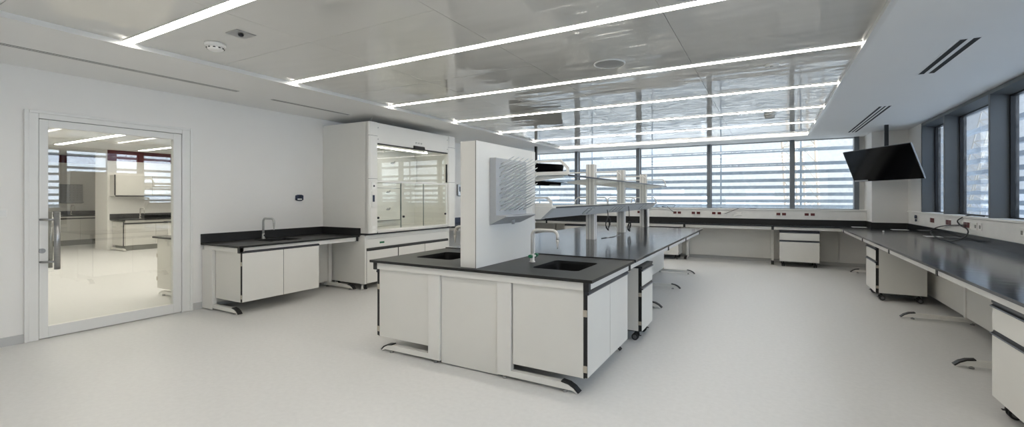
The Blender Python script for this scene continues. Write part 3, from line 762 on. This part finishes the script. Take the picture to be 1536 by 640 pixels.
# ---------------- benches along the windows and beyond the hood
t = thing('bench_worktop', 'dark grey worktop of the right window bench', 'worktop', (1.85, 7.0, .876))
part('worktop_slab', MB().box(1.298, 2.448, .8, 11.698, .876, .9), M['lab'], t, .002)
part('upstand', MB().box(2.428, 2.449, .8, 8.15, .9, 1.012).box(2.428, 2.449, 8.153, 11.84, .9, 1.012), M['lab'], t, .002)
part('end_block', MB().box(1.866, 2.449, 11.698, 11.84, .876, .9), M['lab'], t)
part('upstand', MB().box(1.85, 2.428, 11.838, 11.858, .9, 1.012), M['blackedge'], t, .002)
t = thing('bench_worktop', 'dark grey worktop of the back bench under the windows', 'worktop', (-2.4, 12.05, .876))
part('worktop_slab', MB().box(-6.79, 1.864, 11.70, 12.398, .876, .9), M['lab'], t, .002)
part('upstand', MB().box(-6.79, 1.864, 12.378, 12.398, .9, 1.022), M['blackedge'], t, .002)
part('upstand', MB().box(1.846, 1.864, 11.858, 12.378, .9, 1.022), M['blackedge'], t, .002)
t = thing('bench_worktop', 'dark worktop along the left wall beyond the fume hood', 'worktop', (-6.3, 9.8, .876))
part('worktop_slab', MB().box(-6.79, -5.75, 7.9, 11.69, .876, .9), M['lab'], t, .002)
part('upstand', MB().box(-6.798, -6.775, 7.9, 11.69, .9, 1.03), M['navy'], t, .002)
t = thing('workbench', 'cream steel frame below the right window bench', 'workbench', (1.85, 7.0, 0))
for y in (1.1, 3.6, 5.53, 7.43, 9.30, 11.44): add_leg(t, -1, 1.455, y)
part('apron', MB().box(1.345, 1.363, .85, 11.72, .812, .874), M['cream'], t, .002)
kb = MB()
for y in (3.6, 5.53, 7.43, 9.30, 11.44): kb.box(1.338, 1.38, y-.024, y+.024, .806, .876)
parts_each('joint_bracket', kb, M['black'], t)
for a, b in ((.9, 3.6), (3.6, 5.0), (5.0, 6.42), (6.42, 7.43), (7.43, 9.3)):
    part('modesty_panel', MB().box(2.068, 2.085, a+.004, b-.004, .085, .812), M['white'], t)
part('corner_shade_panel', MB().box(2.068, 2.085, 9.304, 11.7, .085, .812), M['greybase'], t, label='dark grey panel standing in for the shade of the corner recess')  # added in the open corner; its dark grey carries the shade under the bench
t = thing('workbench', 'cream steel frame below the back window bench', 'workbench', (-2.4, 12.05, 0))
for x in (-5.5, -3.66, -1.79, .083): add_leg(t, -1, 11.86, x, axis='y', D=.51)
part('apron', MB().box(-6.7, 1.345, 11.745, 11.763, .812, .874), M['cream'], t, .002)
kb = MB()
for x in (-5.5, -3.66, -1.79, .083): kb.box(x-.024, x+.024, 11.738, 11.78, .806, .876)
parts_each('joint_bracket', kb, M['black'], t)
for a, b in ((-6.7, -5.5), (-5.5, -3.66), (-3.66, -1.79), (-1.79, .083), (.083, 1.36)):
    part('modesty_panel', MB().box(a+.004, b-.004, 12.385, 12.400, .085, .812), M['white'], t)
t = thing('workbench', 'cream steel frame beyond the fume hood along the left wall', 'workbench', (-6.3, 9.8, 0))
for y in (8.0, 9.8, 11.55): add_leg(t, 1, -5.88, y)
part('apron', MB().box(-5.82, -5.802, 7.95, 11.68, .812, .874), M['cream'], t)

# dado trunking with sockets
t = thing('cable_trunking', 'white dado trunking with red sockets below the back windows', 'cable trunking', (-2.4, 12.43, 1.0))
part('trunk_face', MB().box(-6.79, 1.864, 12.40, 12.469, 1.022, 1.231), M['sockwhite'], t, .003)
for x in (-2.12, -2.01, -1.67, -1.55, -1.19, -1.065, .205, .32, .766, .881, -3.05, -2.94):
    s = part('power_socket', MB().box(x-.052, x+.052, 12.392, 12.401, 1.095, 1.185), M['sockwhite'], t, .002)
    part('socket_insert', MB().box(x-.040, x+.040, 12.386, 12.393, 1.112, 1.170), M['red'], s, .002, label='dark red socket face')
for x in (-2.24, -2.40, -.943, -.62, -2.75):
    part('data_socket', MB().box(x-.05, x+.05, 12.390, 12.401, 1.10, 1.165), M['sockwhite'], t, .003, label='white data outlet')
t = thing('cable_trunking', 'white dado trunking with red sockets below the right windows', 'cable trunking', (2.48, 7.0, 1.0))
part('trunk_face', MB().box(2.449, 2.519, .8, 11.85, 1.012, 1.234), M['sockwhite'], t, .003)
for y in (10.30, 9.49, 8.747):
    for q in (-.058, .058):
        s = part('power_socket', MB().box(2.441, 2.450, y+q-.055, y+q+.055, 1.09, 1.185), M['sockwhite'], t, .002)
        part('socket_insert', MB().box(2.435, 2.442, y+q-.046, y+q+.046, 1.10, 1.175), M['red'], s, .002, label='dark red socket face')
for y in (8.43, 8.28, 7.136):
    s = part('data_socket', MB().box(2.438, 2.450, y-.045, y+.045, 1.085, 1.185), M['sockwhite'], t, .003, label='white data outlet')
    part('socket_hole', MB().box(2.436, 2.439, y-.022, y+.022, 1.11, 1.155), M['greybase'], s)
s = part('isolator', MB().box(2.42, 2.45, 11.07, 11.20, 1.08, 1.20), M['sockwhite'], t, .003, label='blue rotary isolator')
part('rotary_knob', MB().cyl((2.42, 11.15, 1.165), (2.395, 11.15, 1.165), .034, 16).cyl((2.42, 11.15, 1.10), (2.40, 11.15, 1.10), .024, 14), M['navy'], s)

# long black cable looping on the right bench
cp = [(2.53, 8.44, 1.272), (2.49, 8.60, 1.276), (2.455, 8.75, 1.272), (2.425, 8.95, 1.215), (2.42, 9.03, 1.172), (2.42, 8.9, 1.12), (2.40, 8.6, 1.089), (2.37, 8.445, 1.042), (2.31, 8.36, .984), (2.26, 8.436, .938), (2.235, 8.68, .910), (2.25, 9.18, .912), (2.29, 9.637, .925), (2.33, 9.90, .960), (2.37, 9.93, 1.009), (2.40, 9.70, 1.062), (2.42, 9.294, 1.102), (2.43, 8.921, 1.124), (2.434, 8.73, 1.131)]
def smooth(pts, n=5):
    P = [Vector(p) for p in pts]; out = []
    for i in range(len(P)-1):
        p0, p1, p2, p3 = P[max(i-1, 0)], P[i], P[i+1], P[min(i+2, len(P)-1)]
        for k in range(n):
            u = k/n
            out.append(.5*((2*p1) + (p2-p0)*u + (2*p0-5*p1+4*p2-p3)*u*u + (3*p1-p0-3*p2+p3)*u**3))
    out.append(P[-1]); return out
solo('power_cable', MB().tube(smooth(cp), .0085, 8), M['black'], 'long black cable looping from the right sill over the bench to a red socket', 'cable', loc=(2.235, 8.68, .903))
solo('power_cable', MB().tube(smooth([(-2.50, 12.42, 1.268), (-2.62, 12.40, 1.30), (-2.52, 12.36, 1.345), (-2.30, 12.37, 1.355), (-2.12, 12.40, 1.335), (-2.2, 12.42, 1.27), (-2.45, 12.40, 1.29), (-2.33, 12.385, 1.31), (-2.25, 12.375, 1.24), (-2.18, 12.375, 1.18), (-2.12, 12.38, 1.15)]), .006, 7), M['rail'], 'tangled grey cable on the back sill beside the end of the island shelf', 'cable', 'cables on the back sill', loc=(-2.4, 12.4, 1.256))
solo('power_cable', MB().tube(smooth([(-.94, 12.375, 1.135), (-.86, 12.37, 1.165), (-.75, 12.365, 1.215), (-.62, 12.37, 1.268), (-.50, 12.40, 1.268), (-.42, 12.45, 1.264), (-.25, 12.45, 1.263)]), .006, 7), M['rail'], 'short grey cable rising from a white outlet to the back sill', 'cable', 'cables on the back sill', loc=(-.6, 12.4, 1.256))

# ---------------- hanging screens
def tv(label, A, w, e, L, z1, z0, tilt, pole_at):
    """A: end of the top edge, w: unit vector along the width, e: unit horizontal vector the bottom is pushed towards"""
    A = Vector(A); w = Vector(w); e = Vector(e)
    c = A + w*(L/2)
    t = thing('hanging_screen', label, 'television', (c.x, c.y, ZS), 0, 'flat screens hung from the soffit')
    up = Vector((0, 0, 1)); dn = (e*tilt - up*(z1-z0))
    nrm = w.cross(dn).normalized()
    if nrm.dot(e) > 0: nrm = -nrm            # front normal, away from e
    def H(u0, u1, v0, v1, d0, d1):
        f = lambda u, v, d: A + w*u + dn*v + nrm*d
        return MB().hexa([f(u0, v0, d0), f(u1, v0, d0), f(u1, v1, d0), f(u0, v1, d0), f(u0, v0, d1), f(u1, v0, d1), f(u1, v1, d1), f(u0, v1, d1)])
    part('casing', H(0, L, 0, 1, -.030, -.004), M['tvedge'], t, .003)
    part('screen', H(.004, L-.004, .006, .985, -.004, .002), M['screen'], t)
    part('badge', H(.02, .40, .945, .99, .002, .004) if pole_at > 0 else H(L-.3, L-.02, .95, .985, .002, .004), M['steel'], t, label='silver strip at the lower corner')
    part('rear_box', H(L*.3, L*.7, .25, .8, -.10, -.030), M['black'], t)
    p = A + w*(L*abs(pole_at)) + dn*.30 - nrm*.10
    part('pole', MB().box(p.x-.03, p.x+.03, p.y-.03, p.y+.03, p.z-.1, ZS-.006), M['black'], t)
    part('ceiling_plate', MB().box(p.x-.045, p.x+.045, p.y-.045, p.y+.045, ZS-.006, ZS), M['soffit'], t)
    arm = MB().hexa([A + w*(L*abs(pole_at)+a) + dn*.30 + Vector((0,0,b)) - nrm*cc for cc in (.09, .17) for (a, b) in ((-.05, -.05), (.05, -.05), (.05, .05), (-.05, .05))])
    part('mount_arm', arm, M['black'], t)
    return t
tv('large black screen hung at a tilt before the right corner column', (1.347, 11.613, 2.462), (.449, -.8935, 0), (.8935, .449, 0), 1.70, 2.462, 1.848, .235, .56)
tv('large black screen hung in the far left corner, seen behind the shelf rack', (-4.862, 11.50, 2.43), (-.449, -.8935, 0), (-.8935, .449, 0), 1.70, 2.43, 1.848, .14, .5)

# ------------------------------------------------------------------ neighbouring laboratory behind the glass door
nb = MB()
nb.box(NX-.2, NX, NY0-.2, NY1+.2, 0, 3.1)
struct('wall_far', nb, M['wall'], label='far wall of the next laboratory')
struct('wall_north', MB().box(NX, -7.0, NY1, NY1+.2, 0, 3.1), M['wall'])
struct('wall_south', MB().box(NX, -7.0, NY0-.2, NY0, 0, 3.1), M['wall'])
struct('wall_inner', MB().box(-17.7, -16.85, 5.75, NY1, 0, 3.0), M['wall'], label='white wall stub in the next laboratory')
struct('ceiling_inner', MB().box(NX, -7.0, NY0, NY1, 2.93, 3.1), M['soffit'])
struct('trim_5', MB().box(-16.85, -16.82, 5.75, NY1, 2.62, 2.93).box(NX, NX+.03, NY0, NY1, 2.68, 2.93), M['redband'], label='dark red band along the top of the far walls')
for k, (y, nm) in enumerate(((2.9, 'left one of the three beyond the glass door'), (4.5, 'middle one of the three beyond the glass door'), (6.3, 'right one of the three beyond the glass door'))):
    t = thing('led_strip_light', 'white LED strip in the next laboratory, ' + nm, 'ceiling light', (-11.5, y, 2.93), 0, 'LED strips beyond the glass door')
    part('light_diffuser', MB().box(-16.2, -7.6, y-.075, y+.075, 2.914, 2.9295), M['led'], t)
    parts_each('light_housing', MB().box(-16.2, -7.6, y-.09, y-.075, 2.912, 2.9295).box(-16.2, -7.6, y+.075, y+.09, 2.912, 2.9295), M['trimwhite'], t)
# far bench
t = thing('wall_bench', 'low bench run on the far wall of the next laboratory', 'bench', (-19.85, 6.5, 0))
part('worktop', MB().box(NX+.002, -19.47, 4.2, 8.6, .93, .965), M['slate'], t, .003)
part('upstand', MB().box(NX+.002, NX+.03, 4.2, 8.6, .965, 1.09), M['blackedge'], t)
part('apron', MB().box(-19.53, -19.50, 4.2, 8.6, .875, .93), M['white'], t)
part('handle_rail', MB().box(-19.53, -19.49, 4.2, 8.6, .84, .875), M['blackedge'], t)
for k in range(5):
    part('door', MB().box(-20.1, -19.50, 4.2+k*.88+.003, 4.2+(k+1)*.88-.003, .17, .838), M['white'], t, .002)
part('plinth', MB().box(-20.1, -19.52, 4.2, 8.6, 0, .168), M['greybase'], t)
t = thing('peg_board', 'grey peg board on the far wall of the next laboratory', 'drying rack', (NX, 5.93, 1.35))
part('board', MB().box(NX+.002, NX+.06, 5.64, 6.22, 1.38, 1.975), M['rack'], t, .004)
part('drip_tray', MB().prism([(NX+.002, 1.34), (NX+.14, 1.37), (NX+.14, 1.39), (NX+.002, 1.39)], 'y', 5.64, 6.22), M['rack'], t)
for r in range(7):
    for c in range(6):
        part('peg', MB().cyl((NX+.06, 5.70+c*.092, 1.44+r*.08), (NX+.18, 5.70+c*.092, 1.48+r*.08), .006, 6), M['rack'], t)
faucet('small pale faucet below the peg board in the next laboratory', -19.95, 5.87, .965, 1, M['faucet'], M['chrome'], group='faucets in the next laboratory')
# bench with wall cabinets on the stub wall
t = thing('wall_bench', 'white bench with black upstand seen at the middle of the glass door', 'bench', (-16.45, 7.2, 0))
part('worktop', MB().box(-16.845, -16.05, 5.80, 9.6, .872, .9), M['slate'], t, .003)
part('upstand', MB().box(-16.845, -16.82, 5.80, 9.6, .9, 1.05), M['blackedge'], t)
part('body', MB().box(-16.82, -16.125, 5.86, 9.5, .14, .83), M['white'], t, .003)
part('edge_strip', MB().box(-16.128, -16.105, 5.855, 5.87, .14, .83), M['blackedge'], t)
part('apron', MB().box(-16.13, -16.10, 5.90, 9.5, .80, .872), M['white'], t)
part('handle_rail', MB().box(-16.11, -16.085, 5.88, 9.5, .762, .80), M['blackedge'], t)
for k in range(4):
    part('door', MB().box(-16.12, -16.098, 5.90+k*.75+.003, 5.90+(k+1)*.75-.003, .145, .76), M['white'], t, .002)
part('plinth', MB().box(-16.75, -16.13, 5.90, 9.5, 0, .14), M['greybase'], t)
part('foot', MB().prism([(-16.8, .02), (-16.8, .07), (-16.0, .07), (-15.92, .03), (-15.94, .02)], 'y', 5.80, 5.86), M['white'], t, .004)
t = thing('wall_cabinet', 'white wall cabinet hung above the bench behind the glass door', 'cabinet', (-16.65, 7.4, 1.55))
part('body', MB().box(-16.845, -16.525, 5.80, 9.5, 1.575, 2.19), M['white'], t, .003)
part('edge_strip', MB().box(-16.527, -16.50, 5.795, 5.82, 1.60, 2.20).box(-16.527, -16.497, 5.82, 9.5, 1.56, 1.595), M['blackedge'], t)
for k in range(4):
    part('door', MB().box(-16.525, -16.50, 5.825+k*.9, 5.825+(k+1)*.9-.006, 1.598, 2.19), M['white'], t, .002)
faucet('small pale faucet on the bench under the hung wall cabinet', -16.6, 6.45, .9, 1, M['faucet'], M['chrome'], group='faucets in the next laboratory')
# near benches
t = thing('bench_end', 'pale bench end with black top at the right edge of the door glass', 'bench', (-7.75, 4.2, 0))
part('worktop', MB().box(-8.45, -7.02, 3.44, 5.6, .888, .916), M['slate'], t, .003)
part('body', MB().box(-8.335, -7.1, 3.46, 5.5, .112, .885), M['white'], t, .003)
part('foot', MB().prism([(-7.2, .03), (-7.2, .08), (-8.2, .08), (-8.28, .05), (-8.30, .02), (-8.2, .03)], 'y', 3.46, 3.52), M['cream'], t, .004)
parts_each('level_pad', MB().cyl((-8.2, 3.49, 0), (-8.2, 3.49, .035), .02, 12).cyl((-7.3, 3.49, 0), (-7.3, 3.49, .035), .02, 12).cyl((-7.3, 5.4, 0), (-7.3, 5.4, .115), .02, 12).cyl((-8.2, 5.4, 0), (-8.2, 5.4, .115), .02, 12), M['steel'], t)
hg = MB()
for z in (.26, .62): hg.box(-8.348, -8.33, 3.456, 3.475, z-.03, z+.03)
parts_each('hinge', hg, M['hinge'], t)
t = thing('bench_end', 'second black bench top just behind the pale bench end through the door', 'bench', (-13.2, 6.6, 0))
part('worktop', MB().box(-14.1, -12.0, 6.0, 8.2, .872, .9), M['slate'], t, .003)
part('body', MB().box(-14.0, -12.1, 6.06, 8.1, .10, .87), M['white'], t, .003)
part('plinth', MB().box(-13.9, -12.2, 6.1, 8.0, 0, .10), M['greybase'], t)

# ------------------------------------------------------------------ outside: louvres, cranes, city
LZ = [2.72, 2.37, 2.175, 1.97, 1.80, 1.613, 1.445, 1.312]
t = thing('louver_screen', 'row of pale metal louvres outside the back windows', 'louvres', (-2.5, 13.35, 1.2))
for z in LZ + [1.15, 1.0]:
    part('slat', MB().box(-9.0, 2.6, 13.30, 13.40, z-.042, z+.038), M['louver'], t)
for x in mx[:-1]:
    part('hanger', MB().box(x+.20, x+.235, 13.41, 13.45, .2, 3.6), M['louver'], t)
t = thing('louver_screen', 'row of pale metal louvres outside the right windows', 'louvres', (3.2, 5.0, 1.2))
for z in LZ + [1.15, 1.0]:
    part('slat', MB().box(3.20, 3.30, -3, 12.9, z-.036, z+.032), M['louver'], t)
for y in (10.4, 9.15, 7.75, 5.9, 4.2, 2.5, .8, -.9):
    part('hanger', MB().box(3.31, 3.43, y-.11, y+.11, .2, 3.6), M['louver'], t)
def lattice(name, label, P0, P1, P2, P3, depth, n, r, mat, cat='crane'):
    """P0/P1 bottom left/right, P2/P3 top left/right"""
    P0, P1, P2, P3 = map(Vector, (P0, P1, P2, P3)); dv = Vector(depth)
    t = thing(name, label, cat, tuple(P0))
    ch = [(P0, P2), (P1, P3), (P0+dv, P2+dv), (P1+dv, P3+dv)]
    for a, b in ch: part('chord', MB().cyl(a, b, r, 6), mat, t)
    br = MB()
    for k in range(n):
        u, v = k/n, (k+1)/n
        for (A, B) in ((0, 1), (2, 3), (0, 2), (1, 3)):
            a0 = ch[A][0].lerp(ch[A][1], u); b1 = ch[B][0].lerp(ch[B][1], v); b0 = ch[B][0].lerp(ch[B][1], u)
            br.cyl(a0, b1, r*.45, 4); br.cyl(a0, b0, r*.45, 4)
    part('bracing', br, M['cranew'], t)
    return t
lattice('tower_crane', 'pale lattice crane mast beyond the right-hand back window', (2.66, 47.4, -8), (4.30, 48.35, -8), (1.75, 46.95, 12.5), (3.30, 47.8, 12.5), (-.9, 1.6, 0), 13, .12, M['crane'])
lattice('crane_jib', 'slanted pale lattice jib beyond the right windows', (18.2, 68.0, -4), (19.4, 68.5, -4.5), (22.4, 69.9, 15), (23.4, 70.3, 14.2), (-.6, 1.2, 0), 16, .075, M['cranew'])
random.seed(11)
labs = ['farthest left', 'second from the left', 'third from the left', 'fourth from the left', 'fifth from the left', 'sixth from the left', 'seventh from the left', 'eighth from the left']
for k in range(8):
    x = -75 + k*26 + random.uniform(-4, 4); y = 150 + random.uniform(-8, 20); wd = random.uniform(8, 12); ht = random.uniform(-1.0, 3.4)
    b = MB().box(x-wd, x+wd, y, y+14, -20, ht).box(x-wd*.5, x+wd*.2, y+3, y+10, ht, ht+random.uniform(1, 2.5))
    solo('city_building', b, M['city'], 'hazy distant city block beyond the back windows, ' + labs[k] + ' of eight', 'building', 'hazy city blocks', loc=(x, y, -20))
struct('ground_outside', MB().box(-200, 260, 14, 320, -20.4, -20), M['ground'])

# ------------------------------------------------------------------ world, camera, view
wld = bpy.data.worlds.new('overcast_sky'); scene.world = wld; wld.use_nodes = True
nt = wld.node_tree; bg = nt.nodes['Background']
tc = nt.nodes.new('ShaderNodeTexCoord'); sp = nt.nodes.new('ShaderNodeSeparateXYZ')
nt.links.new(tc.outputs['Generated'], sp.inputs['Vector'])
cr = nt.nodes.new('ShaderNodeValToRGB')
cr.color_ramp.elements[0].position = .42; cr.color_ramp.elements[0].color = (.74, .80, .86, 1)
cr.color_ramp.elements[1].position = .54; cr.color_ramp.elements[1].color = (.925, .955, 1., 1)
mr = nt.nodes.new('ShaderNodeMapRange'); mr.inputs['From Min'].default_value = -1; mr.inputs['From Max'].default_value = 1
nt.links.new(sp.outputs['Z'], mr.inputs['Value']); nt.links.new(mr.outputs['Result'], cr.inputs['Fac'])
nt.links.new(cr.outputs['Color'], bg.inputs['Color'])
# overcast sky made brighter on the right, to add daylight through those windows
m2 = nt.nodes.new('ShaderNodeMapRange'); m2.inputs['From Min'].default_value = .30; m2.inputs['From Max'].default_value = .85
m2.inputs['To Min'].default_value = 1.15; m2.inputs['To Max'].default_value = 9.0
nt.links.new(sp.outputs['X'], m2.inputs['Value']); nt.links.new(m2.outputs['Result'], bg.inputs['Strength'])

cam = bpy.data.cameras.new('camera'); co = bpy.data.objects.new('camera', cam); col.objects.link(co)
co.location = (0, 0, 1.515); co.rotation_euler = (PI/2, 0, math.radians(29.45))
cam.sensor_width = 36; cam.sensor_fit = 'HORIZONTAL'; cam.lens = 681/1536*36
cam.shift_y = -23/1536; cam.clip_start = .05; cam.clip_end = 1000
scene.camera = co
scene.view_settings.view_transform = 'Standard'; scene.view_settings.look = 'None'
scene.view_settings.gamma = 1; scene.view_settings.use_curve_mapping = False
scene.view_settings.exposure = 0.2
scene.cycles.use_denoising = True
scene.cycles.max_bounces = 12; scene.cycles.diffuse_bounces = 6; scene.cycles.glossy_bounces = 5
scene.cycles.transparent_max_bounces = 24
scene.cycles.sample_clamp_indirect = 8
